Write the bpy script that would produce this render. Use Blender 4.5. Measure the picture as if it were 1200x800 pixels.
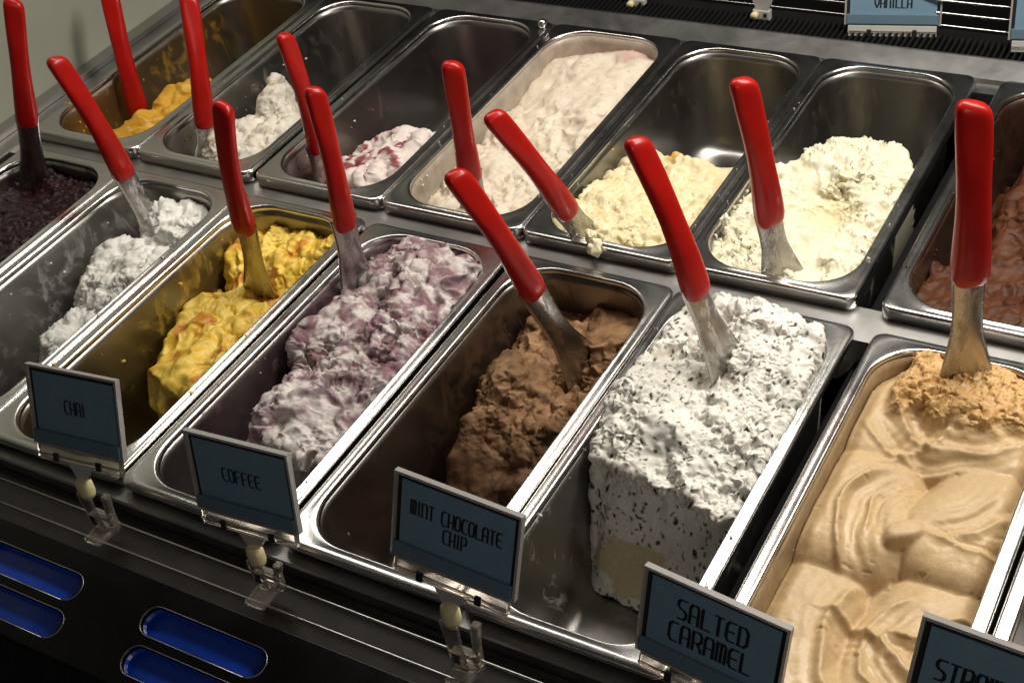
import bpy, bmesh, math
import numpy as np
from mathutils import Matrix, Vector

scene = bpy.context.scene
for o in list(bpy.data.objects):
    bpy.data.objects.remove(o)
col = scene.collection

# ------------------------------------------------------------------ camera
cam_d = bpy.data.cameras.new('camera')
cam = bpy.data.objects.new('camera', cam_d)
col.objects.link(cam)
CAMP = Vector((1.2007, -0.4548, 0.7157))
R0 = Vector((0.86002693, 0.48851899, -0.14731893))
R1 = Vector((0.21674763, -0.6111473, -0.76126174))
R2 = Vector((-0.46192439, 0.62277457, -0.63148848))
m = Matrix.Identity(4)
for i in range(3):
    m[i][0] = R0[i]; m[i][1] = -R1[i]; m[i][2] = -R2[i]; m[i][3] = CAMP[i]
cam.matrix_world = m
cam_d.sensor_width = 36.0
cam_d.lens = 48.97
cam_d.clip_start = 0.02
cam_d.clip_end = 50
scene.camera = cam

# ------------------------------------------------------------------ room light
world = bpy.data.worlds.new('World')
scene.world = world
world.use_nodes = True
bg = world.node_tree.nodes['Background']
bg.inputs[0].default_value = (1.0, 0.9, 0.8, 1)
bg.inputs[1].default_value = 0.032

def area(name, loc, target, sx, sy, power, color):
    d = bpy.data.lights.new(name, 'AREA')
    d.shape = 'RECTANGLE'; d.size = sx; d.size_y = sy
    d.energy = power; d.color = color
    o = bpy.data.objects.new(name, d); col.objects.link(o)
    o.location = loc
    o.rotation_euler = (Vector(target) - Vector(loc)).to_track_quat('-Z', 'Y').to_euler()
    return o
area('canopy_strip_lamp', (1.14, 0.625, 0.74), (1.06, 0.36, 0.0), 0.90, 0.18, 12.8, (1.0, 0.945, 0.86))
area('sign_fill_light', (1.85, -0.75, 0.85), (1.0, 0.0, 0.0), 0.5, 0.5, 2.4, (1.0, 0.93, 0.85))  # unseen fill, added to lift the sign faces and handle fronts
area('canopy_side_lamp', (0.25, 0.60, 0.78), (0.30, 0.35, 0.0), 0.70, 0.12, 3.4, (1.0, 0.945, 0.86))

scene.view_settings.view_transform = 'Standard'
scene.view_settings.look = 'None'
scene.view_settings.gamma = 1
scene.view_settings.use_curve_mapping = False
scene.view_settings.exposure = 0.0

# ------------------------------------------------------------------ noise helpers
def _hash(ix, iy, iz, seed):
    h = (ix.astype(np.int64) * 374761393 + iy.astype(np.int64) * 668265263 + iz.astype(np.int64) * 2147483647 + seed * 974711) & 0xffffffff
    h = ((h ^ (h >> 13)) * 1274126177) & 0xffffffff
    h = ((h ^ (h >> 16)) * 2246822519) & 0xffffffff
    return (h ^ (h >> 15)) & 0xffffffff

def vnoise(P, seed=0):
    """smooth gradient noise, about -1..1, P is (N,3)"""
    I = np.floor(P); Fr = P - I
    W = Fr * Fr * Fr * (Fr * (Fr * 6 - 15) + 10)
    I = I.astype(np.int64)
    out = np.zeros(len(P))
    for dx in (0, 1):
        wx = W[:, 0] if dx else 1 - W[:, 0]
        for dy in (0, 1):
            wy = W[:, 1] if dy else 1 - W[:, 1]
            for dz in (0, 1):
                wz = W[:, 2] if dz else 1 - W[:, 2]
                h = _hash(I[:, 0] + dx, I[:, 1] + dy, I[:, 2] + dz, seed)
                gx = ((h & 255) / 127.5 - 1); gy = (((h >> 8) & 255) / 127.5 - 1); gz = (((h >> 16) & 255) / 127.5 - 1)
                out += wx * wy * wz * (gx * (Fr[:, 0] - dx) + gy * (Fr[:, 1] - dy) + gz * (Fr[:, 2] - dz))
    return out * 1.5

def fbm(P, f, oct=3, seed=0, kind='n'):
    s = 0; a = 1.0; t = 0
    for i in range(oct):
        n = vnoise(P * f + 17.3 * i, seed + i)
        if kind == 'b': n = np.abs(n) * 2 - 0.6
        if kind == 'r': n = 0.6 - np.abs(n) * 2
        s = s + a * n; t += a; a *= 0.5; f *= 2.03
    return s / t

def worley(P, seed=0):
    I = np.floor(P).astype(np.int64)
    best = np.full(len(P), 9.0); cid = np.zeros(len(P))
    for dx in (-1, 0, 1):
        for dy in (-1, 0, 1):
            for dz in (-1, 0, 1):
                c = I + np.array((dx, dy, dz))
                h = _hash(c[:, 0], c[:, 1], c[:, 2], seed)
                q = c + np.stack([(h & 1023) / 1023.0, ((h >> 10) & 1023) / 1023.0, ((h >> 20) & 1023) / 1023.0], 1)
                d = np.sqrt(((P - q) ** 2).sum(1))
                k = d < best
                best = np.where(k, d, best); cid = np.where(k, (h % 1000) / 1000.0, cid)
    return best, cid

def S(x, a, b):
    t = np.clip((x - a) / (b - a), 0, 1)
    return t * t * (3 - 2 * t)

def G(u, v, cu, cv, ru, rv, ang=0.0, p=1.0):
    c, s = math.cos(ang), math.sin(ang)
    x = ((u - cu) * c + (v - cv) * s) / ru; y = (-(u - cu) * s + (v - cv) * c) / rv
    return np.exp(-(x * x + y * y) ** p)

def N2(u, v, f, seed, oct=3, kind='n'):
    P = np.stack([u.ravel(), v.ravel(), np.full(u.size, seed * 1.37)], 1)
    return fbm(P, f, oct, seed, kind).reshape(u.shape)

# ------------------------------------------------------------------ materials
def new_mat(name):
    mt = bpy.data.materials.new(name); mt.use_nodes = True
    nt = mt.node_tree
    return mt, nt, nt.nodes['Principled BSDF']

def noise_node(nt, scale, detail=4, rough=0.6, vec=None, dist=0.0):
    n = nt.nodes.new('ShaderNodeTexNoise')
    n.inputs['Scale'].default_value = scale; n.inputs['Detail'].default_value = detail
    n.inputs['Roughness'].default_value = rough; n.inputs['Distortion'].default_value = dist
    if vec is not None: nt.links.new(vec, n.inputs['Vector'])
    return n

def ramp(nt, src, a, b, ca=(0, 0, 0, 1), cb=(1, 1, 1, 1)):
    r = nt.nodes.new('ShaderNodeValToRGB')
    r.color_ramp.elements[0].position = a; r.color_ramp.elements[1].position = b
    r.color_ramp.elements[0].color = ca; r.color_ramp.elements[1].color = cb
    nt.links.new(src, r.inputs[0])
    return r

def coords(nt, kind='Object', scale=(1, 1, 1)):
    t = nt.nodes.new('ShaderNodeTexCoord'); mp = nt.nodes.new('ShaderNodeMapping')
    mp.inputs['Scale'].default_value = scale
    nt.links.new(t.outputs[kind], mp.inputs['Vector'])
    return mp.outputs['Vector']

def steel(name, base=(0.56, 0.545, 0.52), r0=0.22, r1=0.42, stretch=(6, 1, 6), bump=0.04, stain=None):
    mt, nt, b = new_mat(name)
    L = nt.links
    b.inputs['Metallic'].default_value = 1.0
    b.inputs['Base Color'].default_value = (*base, 1)
    v = coords(nt)
    big = noise_node(nt, 14, 5, 0.65, v, 0.4)
    vs = coords(nt, 'Object', stretch)
    fine = noise_node(nt, 160, 3, 0.7, vs)
    mx = nt.nodes.new('ShaderNodeMath'); mx.operation = 'MULTIPLY_ADD'; mx.inputs[1].default_value = 0.35
    L.new(fine.outputs[0], mx.inputs[0]); L.new(big.outputs[0], mx.inputs[2])
    rr = nt.nodes.new('ShaderNodeMapRange')
    rr.inputs['From Min'].default_value = 0.4; rr.inputs['From Max'].default_value = 0.95
    rr.inputs['To Min'].default_value = r0; rr.inputs['To Max'].default_value = r1
    L.new(mx.outputs[0], rr.inputs['Value']); L.new(rr.outputs[0], b.inputs['Roughness'])
    bp = nt.nodes.new('ShaderNodeBump'); bp.inputs['Strength'].default_value = bump; bp.inputs['Distance'].default_value = 0.002
    L.new(fine.outputs[0], bp.inputs['Height']); L.new(bp.outputs[0], b.inputs['Normal'])
    if stain:
        (sc, amount, thr, film, zone) = stain
        d = nt.nodes.new('ShaderNodeBsdfPrincipled')
        d.inputs['Roughness'].default_value = 0.38
        sm = noise_node(nt, 26, 7, 0.68, coords(nt, 'Object', (1.5, 1.2, 0.8)), 0.9)
        r = ramp(nt, sm.outputs[0], thr, thr + 0.09)
        tone = noise_node(nt, 60, 4, 0.6, v)
        tc = ramp(nt, tone.outputs[0], 0.3, 0.7, (*[c * 0.62 for c in sc], 1), (*sc, 1))
        L.new(tc.outputs[0], d.inputs['Base Color'])
        bb = nt.nodes.new('ShaderNodeBump'); bb.inputs['Strength'].default_value = 0.35; bb.inputs['Distance'].default_value = 0.002
        L.new(sm.outputs[0], bb.inputs['Height']); L.new(bb.outputs[0], d.inputs['Normal'])
        k = nt.nodes.new('ShaderNodeMapRange')
        k.inputs['To Min'].default_value = film; k.inputs['To Max'].default_value = amount
        L.new(r.outputs[0], k.inputs['Value'])
        fac = k.outputs[0]
        if zone:                                 # residue only where the gelato has been
            sx = nt.nodes.new('ShaderNodeSeparateXYZ'); L.new(v, sx.inputs[0])
            wob = nt.nodes.new('ShaderNodeMath'); wob.operation = 'MULTIPLY_ADD'; wob.inputs[1].default_value = 0.09
            L.new(big.outputs[0], wob.inputs[0]); L.new(sx.outputs[1], wob.inputs[2])
            for lo, hi in ((zone[0] + 0.02, zone[0] + 0.07), (zone[1] + 0.07, zone[1] + 0.02)):
                mr = nt.nodes.new('ShaderNodeMapRange'); mr.interpolation_type = 'SMOOTHSTEP'
                mr.inputs['From Min'].default_value = min(lo, hi); mr.inputs['From Max'].default_value = max(lo, hi)
                mr.inputs['To Min'].default_value = 0.12 if lo < hi else 1.0; mr.inputs['To Max'].default_value = 1.0 if lo < hi else 0.12
                L.new(wob.outputs[0], mr.inputs['Value'])
                mu = nt.nodes.new('ShaderNodeMath'); mu.operation = 'MULTIPLY'
                L.new(fac, mu.inputs[0]); L.new(mr.outputs[0], mu.inputs[1]); fac = mu.outputs[0]
        ms = nt.nodes.new('ShaderNodeMixShader')
        L.new(fac, ms.inputs[0]); L.new(b.outputs[0], ms.inputs[1]); L.new(d.outputs[0], ms.inputs[2])
        L.new(ms.outputs[0], nt.nodes['Material Output'].inputs['Surface'])
    return mt

def plain(name, c, rough=0.5, metal=0.0, coat=0.0, trans=0.0, var=0.12, scale=40, bump=0.0, sss=0.0):
    mt, nt, b = new_mat(name)
    n = noise_node(nt, scale, 4, 0.6, coords(nt))
    r = ramp(nt, n.outputs[0], 0.3, 0.7, (*[x * (1 - var) for x in c], 1), (*[min(1, x * (1 + var)) for x in c], 1))
    nt.links.new(r.outputs[0], b.inputs['Base Color'])
    rr = nt.nodes.new('ShaderNodeMapRange')
    rr.inputs['To Min'].default_value = rough * 0.8; rr.inputs['To Max'].default_value = min(1, rough * 1.2)
    nt.links.new(n.outputs[0], rr.inputs['Value']); nt.links.new(rr.outputs[0], b.inputs['Roughness'])
    b.inputs['Metallic'].default_value = metal; b.inputs['Coat Weight'].default_value = coat
    b.inputs['Transmission Weight'].default_value = trans
    if bump:
        bp = nt.nodes.new('ShaderNodeBump'); bp.inputs['Strength'].default_value = bump; bp.inputs['Distance'].default_value = 0.001
        nt.links.new(n.outputs[0], bp.inputs['Height']); nt.links.new(bp.outputs[0], b.inputs['Normal'])
    return mt

def gelato_mat(name, rough=0.55, bump=0.35, scale=420, sss=0.12, spec=0.4):
    mt, nt, b = new_mat(name)
    L = nt.links
    a = nt.nodes.new('ShaderNodeAttribute'); a.attribute_name = 'tone'
    v = coords(nt)
    n = noise_node(nt, scale, 4, 0.65, v)
    r = ramp(nt, n.outputs[0], 0.25, 0.75, (0.86, 0.86, 0.86, 1), (1.06, 1.06, 1.06, 1))
    mx = nt.nodes.new('ShaderNodeMix'); mx.data_type = 'RGBA'; mx.blend_type = 'MULTIPLY'; mx.inputs[0].default_value = 1
    L.new(a.outputs['Color'], mx.inputs[6]); L.new(r.outputs[0], mx.inputs[7]); L.new(mx.outputs[2], b.inputs['Base Color'])
    b.inputs['Roughness'].default_value = rough
    b.inputs['Specular IOR Level'].default_value = spec
    if sss:
        b.inputs['Subsurface Weight'].default_value = sss
        b.inputs['Subsurface Radius'].default_value = (1.0, 0.7, 0.5)
        b.inputs['Subsurface Scale'].default_value = 0.004
    bp = nt.nodes.new('ShaderNodeBump'); bp.inputs['Strength'].default_value = bump; bp.inputs['Distance'].default_value = 0.0015
    n2 = noise_node(nt, scale * 2.7, 3, 0.7, v)
    ad = nt.nodes.new('ShaderNodeMath'); ad.operation = 'MULTIPLY_ADD'; ad.inputs[1].default_value = 0.4
    L.new(n2.outputs[0], ad.inputs[0]); L.new(n.outputs[0], ad.inputs[2])
    L.new(ad.outputs[0], bp.inputs['Height']); L.new(bp.outputs[0], b.inputs['Normal'])
    return mt

M_RIM = steel('brushed_rim_steel', (0.60, 0.585, 0.56), 0.15, 0.30)
M_BAR = steel('counter_steel', (0.40, 0.39, 0.375), 0.28, 0.46, (1, 8, 8))
M_DARK = plain('dark_well', (0.012, 0.012, 0.013), 0.5)
M_BLADE = steel('blade_steel', (0.55, 0.53, 0.50), 0.16, 0.32, (8, 8, 1))
M_RED = plain('red_handle_plastic', (0.40, 0.008, 0.005), 0.30, coat=0.1, var=0.14, scale=34, bump=0.05)
M_RED.node_tree.nodes['Principled BSDF'].inputs['Specular IOR Level'].default_value = 0.22
M_ACR = plain('clear_sign_plastic', (0.62, 0.57, 0.50), 0.10, trans=0.88, var=0.04)
M_FRAME = plain('sign_edge_plastic', (0.42, 0.40, 0.375), 0.25, trans=0.30, var=0.06)
M_CARD = plain('blue_card', (0.150, 0.255, 0.335), 0.55, var=0.05)
M_CARDEDGE = plain('black_card_border', (0.012, 0.013, 0.014), 0.5)
M_INK = plain('black_ink', (0.008, 0.008, 0.010), 0.5)
M_STRIP = plain('smoky_card_lip', (0.11, 0.175, 0.22), 0.16, var=0.05)
M_KNOB = plain('yellowed_knob', (0.62, 0.53, 0.28), 0.4, var=0.08)
M_BLUE = plain('blue_vent_plastic', (0.006, 0.055, 0.42), 0.25, var=0.15, coat=0.4)
M_PANEL = steel('dark_front_panel', (0.045, 0.044, 0.043), 0.25, 0.42, (1, 8, 8))
M_GRILLE = plain('black_grille', (0.007, 0.007, 0.007), 0.7)
M_GRILLE.node_tree.nodes['Principled BSDF'].inputs['Specular IOR Level'].default_value = 0.12
M_MILKY = plain('milky_clip_plastic', (0.62, 0.60, 0.56), 0.25, trans=0.25, var=0.05)
M_WALL = plain('grey_green_wall', (0.30, 0.31, 0.25), 0.55, var=0.06, scale=8)
M_BROWN = plain('brown_channel', (0.016, 0.013, 0.011), 0.30, var=0.2)

# ------------------------------------------------------------------ object helpers
def link(name, mesh, mat=None, parent=None, smooth=True):
    o = bpy.data.objects.new(name, mesh); col.objects.link(o)
    if mat: mesh.materials.append(mat)
    if smooth:
        mesh.polygons.foreach_set('use_smooth', [True] * len(mesh.polygons))
    if parent: o.parent = parent
    return o

def empty(name, loc=(0, 0, 0), rot=(0, 0, 0)):
    o = bpy.data.objects.new(name, None); col.objects.link(o)
    o.empty_display_size = 0.02; o.location = loc; o.rotation_euler = rot
    return o

def tag(o, label=None, cat=None, group=None, kind=None):
    if label: o['label'] = label
    if cat: o['category'] = cat
    if group: o['group'] = group
    if kind: o['kind'] = kind
    return o

def mesh_from(name, V, Fc):
    me = bpy.data.meshes.new(name); me.from_pydata([tuple(v) for v in V], [], Fc); me.update()
    return me

def box_bm(bm, x0, x1, y0, y1, z0, z1, mat=None):
    vs = [bm.verts.new(p) for p in ((x0, y0, z0), (x1, y0, z0), (x1, y1, z0), (x0, y1, z0), (x0, y0, z1), (x1, y0, z1), (x1, y1, z1), (x0, y1, z1))]
    if mat is not None:
        for v in vs: v.co = mat @ v.co
    for f in ((3, 2, 1, 0), (4, 5, 6, 7), (0, 1, 5, 4), (1, 2, 6, 5), (2, 3, 7, 6), (3, 0, 4, 7)):
        bm.faces.new([vs[i] for i in f])
    return vs

def box(name, x0, x1, y0, y1, z0, z1, mat, parent=None, bevel=0.0, seg=2):
    bm = bmesh.new(); box_bm(bm, x0, x1, y0, y1, z0, z1)
    if bevel:
        bmesh.ops.bevel(bm, geom=bm.edges[:], offset=bevel, segments=seg, affect='EDGES', profile=0.6)
    me = bpy.data.meshes.new(name); bm.to_mesh(me); bm.free()
    return link(name, me, mat, parent, smooth=False)

def prism(name, prof, x0, x1, mat, parent=None):
    """profile [(y,z)...] swept along x, closed ends"""
    n = len(prof)
    V = [(x0, y, z) for y, z in prof] + [(x1, y, z) for y, z in prof]
    Fc = [(i, (i + 1) % n, n + (i + 1) % n, n + i) for i in range(n)]
    Fc += [tuple(range(n))[::-1], tuple(range(n, 2 * n))]
    me = mesh_from(name, V, Fc)
    bm = bmesh.new(); bm.from_mesh(me); bmesh.ops.recalc_face_normals(bm, faces=bm.faces[:]); bm.to_mesh(me); bm.free()
    return link(name, me, mat, parent, smooth=False)

def tube(name, pts, r, mat, parent=None, n=10):
    pts = [Vector(p) for p in pts]; V = []; Fc = []
    for i, p in enumerate(pts):
        t = (pts[min(i + 1, len(pts) - 1)] - pts[max(i - 1, 0)]).normalized()
        a = t.cross(Vector((0, 0, 1)));
        if a.length < 1e-3: a = Vector((1, 0, 0))
        a.normalize(); b = t.cross(a)
        for k in range(n):
            q = 2 * math.pi * k / n
            V.append(p + a * math.cos(q) * r + b * math.sin(q) * r)
    for i in range(len(pts) - 1):
        for k in range(n):
            Fc.append((i * n + k, i * n + (k + 1) % n, (i + 1) * n + (k + 1) % n, (i + 1) * n + k))
    Fc.append(tuple(range(n))[::-1]); Fc.append(tuple(range((len(pts) - 1) * n, len(pts) * n)))
    return link(name, mesh_from(name, V, Fc), mat, parent)

# ------------------------------------------------------------------ layout numbers (metres)
PW, PL = 0.1525, 0.360
FX = [0.0005, 0.1545, 0.3085, 0.4645, 0.6215, 0.7760, 0.9440, 1.0985]
BX = [-0.0100, 0.1445, 0.3035, 0.4575, 0.6115, 0.7650, 0.9380]
BY = 0.3810
FZ, BZ = 0.0, 0.006

# ------------------------------------------------------------------ the counter
counter = empty('display_counter', (0, 0, -0.15))
tag(counter, 'stainless steel ice cream display counter with a slotted front panel holding the pans', 'display counter')
def place(o):            # children built in world numbers
    o.parent = counter; o.matrix_parent_inverse = Matrix.Translation((0, 0, 0.15)); return o
XL, XR = -0.06, 1.55
place(prism('divider_bar', [(0.3508, -0.030), (0.3508, -0.0068), (0.3905, -0.0068), (0.3905, -0.030)], -0.02, XR, M_BAR))
place(prism('back_bar', [(0.7320, -0.03), (0.7320, -0.0070), (0.7490, -0.0070), (0.7500, -0.0020), (0.7765, 0.0050), (0.7790, 0.0050), (0.7800, 0.0035), (0.7800, -0.03)], -0.03, XR, M_BAR))
place(prism('front_ledge', [(0.0100, -0.030), (0.0100, -0.0075), (0.0080, -0.0075), (0.006, -0.0125), (-0.0070, -0.0135), (-0.0085, -0.0150), (-0.0085, -0.030)], XL, XR, M_BAR))
place(prism('channel', [(-0.0095, -0.050), (-0.0095, -0.0260), (-0.0120, -0.0290), (-0.0500, -0.0330), (-0.0540, -0.0290), (-0.0540, -0.050)], XL, XR, M_BROWN))
place(tube('rail', [(XL, -0.0250, -0.0150), (XR, -0.0250, -0.0150)], 0.00115, M_RIM))
place(tube('rail', [(XL, -0.0440, -0.0165), (XR, -0.0440, -0.0165)], 0.00125, M_RIM))
place(box('side_bar', -0.040, -0.0145, -0.010, 0.80, -0.030, -0.003, M_BAR, None, 0.0015))
place(box('well', XL, XR, -0.005, 0.80, -0.200, -0.150, M_DARK))
place(box('gap_shade_block', 0.9200, 0.9370, 0.392, 0.730, -0.060, -0.030, M_GRILLE))  # black block added to stand in for the shade between two back pans
place(box('gap_shade_block', 0.9295, 0.9432, 0.010, 0.350, -0.060, -0.030, M_GRILLE))  # same added dark block for the shaded gap in the front row
place(box('well_front', XL, XR, -0.004, 0.004, -0.150, -0.031, M_DARK))
place(box('well_back', XL, XR, 0.765, 0.775, -0.150, -0.031, M_DARK))
place(box('well_side', XL, XL + 0.02, 0.004, 0.765, -0.150, -0.031, M_DARK))

# slotted front panel: a real sheet with stadium holes, tilted down towards the front
def stadium(x0, x1, y, r, n=10):
    P = []
    for k in range(n + 1):
        a = -math.pi / 2 + math.pi * k / n; P.append((x1 - r + r * math.cos(a), y + r * math.sin(a)))
    for k in range(n + 1):
        a = math.pi / 2 + math.pi * k / n; P.append((x0 + r + r * math.cos(a), y + r * math.sin(a)))
    return P
PY0, PZ0, PY1, PZ1 = -0.0560, -0.0200, -0.1310, -0.0400
plen = math.hypot(PY0 - PY1, PZ0 - PZ1); pang = math.atan2(PZ0 - PZ1, PY0 - PY1)
slots = []
for k in range(-2, 5):
    slots.append((0.555 + 0.1745 * k, 0.667 + 0.1745 * k, -0.0275))
    slots.append((0.559 + 0.1745 * k, 0.671 + 0.1745 * k, -0.0575))
SR = 0.0112
cu = bpy.data.curves.new('panel', 'CURVE'); cu.dimensions = '2D'; cu.fill_mode = 'BOTH'
cu.extrude = 0.0012; cu.bevel_depth = 0.0007; cu.bevel_resolution = 2
def add_spl(P):
    s = cu.splines.new('POLY'); s.points.add(len(P) - 1); s.use_cyclic_u = True
    for p, q in zip(s.points, P): p.co = (q[0], q[1], 0, 1)
add_spl([(XL, 0), (XR, 0), (XR, -plen), (XL, -plen)])
for a, b, y in slots: add_spl(stadium(a, b, y, SR))
tmp = bpy.data.objects.new('tmp', cu); col.objects.link(tmp)
dg = bpy.context.evaluated_depsgraph_get()
me = bpy.data.meshes.new_from_object(tmp.evaluated_get(dg)); bpy.data.objects.remove(tmp)
PM = Matrix.Translation((0, PY0, PZ0)) @ Matrix.Rotation(pang, 4, 'X')
me.transform(PM)
place(link('front_panel', me, M_PANEL, None, smooth=False))
for a, b, y in slots:
    if b < 0.25 or a > 0.80: continue
    P = stadium(a - 0.001, b + 0.001, y, SR + 0.001); n = len(P)
    V = []
    for (inset, z) in ((0, -0.0025), (0, -0.0045), (0.0018, -0.0062), (0.0018, -0.0075)):
        cx, cy = (a + b) / 2, y
        for px, py in P:
            d = Vector((px - max(min(px, b - SR), a + SR), py - cy))
            if d.length > 1e-9: d = d.normalized() * inset
            V.append((px - d.x, py - d.y, z))
    Fc = [(i * n + k, i * n + (k + 1) % n, (i + 1) * n + (k + 1) % n, (i + 1) * n + k) for i in range(3) for k in range(n)]
    Fc.append(tuple(range(3 * n, 4 * n)))
    me = mesh_from('vent_insert', V, Fc); me.transform(PM)
    place(link('vent_insert', me, M_BLUE, None, smooth=False))
    ring = [PM @ Vector((p[0], p[1], 0.0016)) for p in stadium(a - 0.0002, b + 0.0002, y, SR + 0.0002)]
    place(tube('slot_edge_glint', ring + ring[:1], 0.00045, M_BAR, None, 6))  # thin steel ring added to draw the highlight along the slot edge
place(prism('front_fascia', [(-0.1315, -0.0415), (-0.1335, -0.0430), (-0.1335, -0.30), (-0.1290, -0.30), (-0.1290, -0.0430)], XL, XR, M_GRILLE))

# black ribbed air grille behind the back bar
place(box('grille_tray', -0.05, XR, 0.7805, 0.905, -0.060, -0.040, M_GRILLE))
bm = bmesh.new()
x = -0.04
while x < XR:
    box_bm(bm, x, x + 0.0022, 0.7815, 0.853, -0.0395, -0.0180)
    x += 0.0062
me = bpy.data.meshes.new('grille_ribs'); bm.to_mesh(me); bm.free()
g = place(link('grille_ribs', me, M_GRILLE, None, smooth=False)); g['kind'] = 'stuff'
place(box('rear_wall', -0.05, XR, 0.905, 0.915, -0.060, 0.20, M_GRILLE))
for z, r in ((-0.0125, 0.0012), (0.0015, 0.0012), (0.0155, 0.0012)):
    place(tube('rail', [(-0.045, 0.862, z), (XR, 0.862, z)], r, M_RIM))
wall = box('wall', -0.070, -0.0605, -0.30, 1.0, -0.28, 0.55, M_WALL)
wall['kind'] = 'structure'
place(box('wall_trim', -0.0600, -0.0405, -0.010, 0.93, -0.030, 0.0035, M_BAR, None, 0.0015))

# ------------------------------------------------------------------ pans
def rrect(w, l, inset, r, nc=10, ns=6):
    """rounded rectangle loop, constant point count"""
    x0, x1, y0, y1 = inset, w - inset, inset, l - inset
    P = []
    cs = [((x1 - r, y0 + r), -90), ((x1 - r, y1 - r), 0), ((x0 + r, y1 - r), 90), ((x0 + r, y0 + r), 180)]
    for i, ((cx, cy), a0) in enumerate(cs):
        for k in range(nc + 1):
            a = math.radians(a0 + 90 * k / nc); P.append((cx + r * math.cos(a), cy + r * math.sin(a)))
        (nx, ny), na = cs[(i + 1) % 4]
        e = Vector(P[-1]); q = Vector((nx + r * math.cos(math.radians(na)), ny + r * math.sin(math.radians(na))))
        for k in range(1, ns):
            t = e.lerp(q, k / ns); P.append((t.x, t.y))
    return P

def loft_loops(st, w, l, cap):
    V = []; n = None
    for inset, r, z in st:
        L_ = rrect(w, l, inset, r); n = len(L_)
        V += [(p[0], p[1], z) for p in L_]
    Fc = [(i * n + k, (i + 1) * n + k, (i + 1) * n + (k + 1) % n, i * n + (k + 1) % n)[::-1] for i in range(len(st) - 1) for k in range(n)]
    if cap:
        V.append((w / 2, l / 2, st[-1][2])); c = len(V) - 1; b = (len(st) - 1) * n
        Fc += [(b + k, b + (k + 1) % n, c) for k in range(n)]
    return V, Fc

RIM_CACHE = {}
def make_pan(x, y, z, lip, stain, label, dz=0.0, rot=0.0, w=PW):
    root = empty('gelato_pan', (x, y, z), (0, 0, rot))
    tag(root, label, 'pan', 'steel pans in the counter')
    key = (lip, round(w, 4))
    if key not in RIM_CACHE:
        st = [(0.0010, 0.009, -lip), (0.0, 0.010, -lip + 0.0006), (0.0, 0.010, -0.0022), (0.0008, 0.010, -0.0007), (0.0024, 0.0105, 0.0),
              (0.0050, 0.016, -0.0002), (0.0078, 0.036, -0.0001), (0.0090, 0.041, 0.0005), (0.0100, 0.0415, 0.0003), (0.0108, 0.0415, -0.0012), (0.0113, 0.0415, -0.0045)]
        V, Fc = loft_loops(st, w, PL, False)
        RIM_CACHE[key] = mesh_from('rim', V, Fc)
        st = [(0.0113 + 0.0557 * (-0.0045 - zz), 0.0415, zz) for zz in (-0.0045, -0.012, -0.024, -0.042, -0.060, -0.078, -0.096)] + [(0.0180, 0.040, -0.106),
              (0.0215, 0.038, -0.1120), (0.0265, 0.035, -0.1160), (0.0320, 0.031, -0.1177), (0.0390, 0.026, -0.1180)]
        RIM_CACHE[key, 'b'] = loft_loops(st, w, PL, True)
        RIM_CACHE[key].materials.append(M_RIM)
        RIM_CACHE[key].polygons.foreach_set('use_smooth', [True] * len(RIM_CACHE[key].polygons))
    o = bpy.data.objects.new('rim', RIM_CACHE[key]); col.objects.link(o); o.parent = root
    b = link('basin', mesh_from('basin', *RIM_CACHE[key, 'b']), stain, root)
    for q in (o, b):
        sm = q.modifiers.new('thickness', 'SOLIDIFY'); sm.thickness = 0.0007; sm.offset = -1
    return root

def bas(name, c, amount, thr, film, zone=(-1, 1), r0=0.24, r1=0.42, base=(0.30, 0.288, 0.272)):
    return steel('pan_steel_' + name, base, r0, r1, (6, 6, 1.2), 0.05, (c, amount, thr, film, zone))

FST = [bas('f0', (0.03, 0.012, 0.016), .8, .50, .1), bas('f1', (0.60, 0.59, 0.56), .50, .54, .05, (.10, .36)), bas('f2', (0.62, 0.40, 0.05), .65, .54, .05, (.14, .36), base=(0.24, 0.232, 0.222)),
       bas('f3', (0.16, 0.085, 0.10), .85, .51, .14, (.06, .36), base=(0.25, 0.237, 0.23)), bas('f4', (0.085, 0.045, 0.024), .85, .52, .10, (.10, .36), base=(0.26, 0.245, 0.23)), bas('f5', (0.62, 0.58, 0.50), .55, .55, .05, (.05, .36)),
       bas('f6', (0.46, 0.33, 0.18), .9, .40, .6), bas('f7', (0.40, 0.36, 0.30), .5, .66, .05)]
BST = [bas('b0', (0.45, 0.24, 0.02), .65, .53, .10, (.0, .30)), bas('b1', (0.60, 0.55, 0.46), .55, .54, .03, (.0, .20)), bas('b2', (0.30, 0.14, 0.14), .6, .56, .05, (.0, .20)),
       bas('b3', (0.45, 0.38, 0.30), .95, .36, .7), bas('b4', (0.60, 0.54, 0.34), .6, .57, .03, (.0, .20)), bas('b5', (0.55, 0.50, 0.36), .7, .56, .04, (.0, .20)),
       bas('b6', (0.06, 0.028, 0.015), .8, .48, .25, base=(0.22, 0.21, 0.20))]
FLAB = ['dark berry sorbet', 'white flaky gelato', 'yellow mango gelato', 'purple and white gelato', 'brown chocolate gelato', 'white chocolate-flecked gelato', 'smooth caramel gelato', None]
BLAB = ['orange gelato scraps', 'cream gelato scraps', 'red rippled gelato scraps', 'pale pink gelato', 'crumbly pale yellow gelato', 'fluffy vanilla gelato', 'milk chocolate gelato']
for i in range(8):
    lb = ('steel pan of the front row holding the ' + FLAB[i]) if FLAB[i] else 'almost empty steel pan cut off at the bottom right corner'
    make_pan(FX[i], 0, FZ, 0.0066, FST[i], lb, rot=(0.004 if i in (2, 6) else -0.003 if i == 4 else 0))
for i in range(7):
    make_pan(BX[i], BY, BZ, 0.0125, BST[i], 'steel pan of the back row holding the ' + BLAB[i], rot=(0.006 if i == 5 else 0), w=PW + 0.0005)

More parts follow.
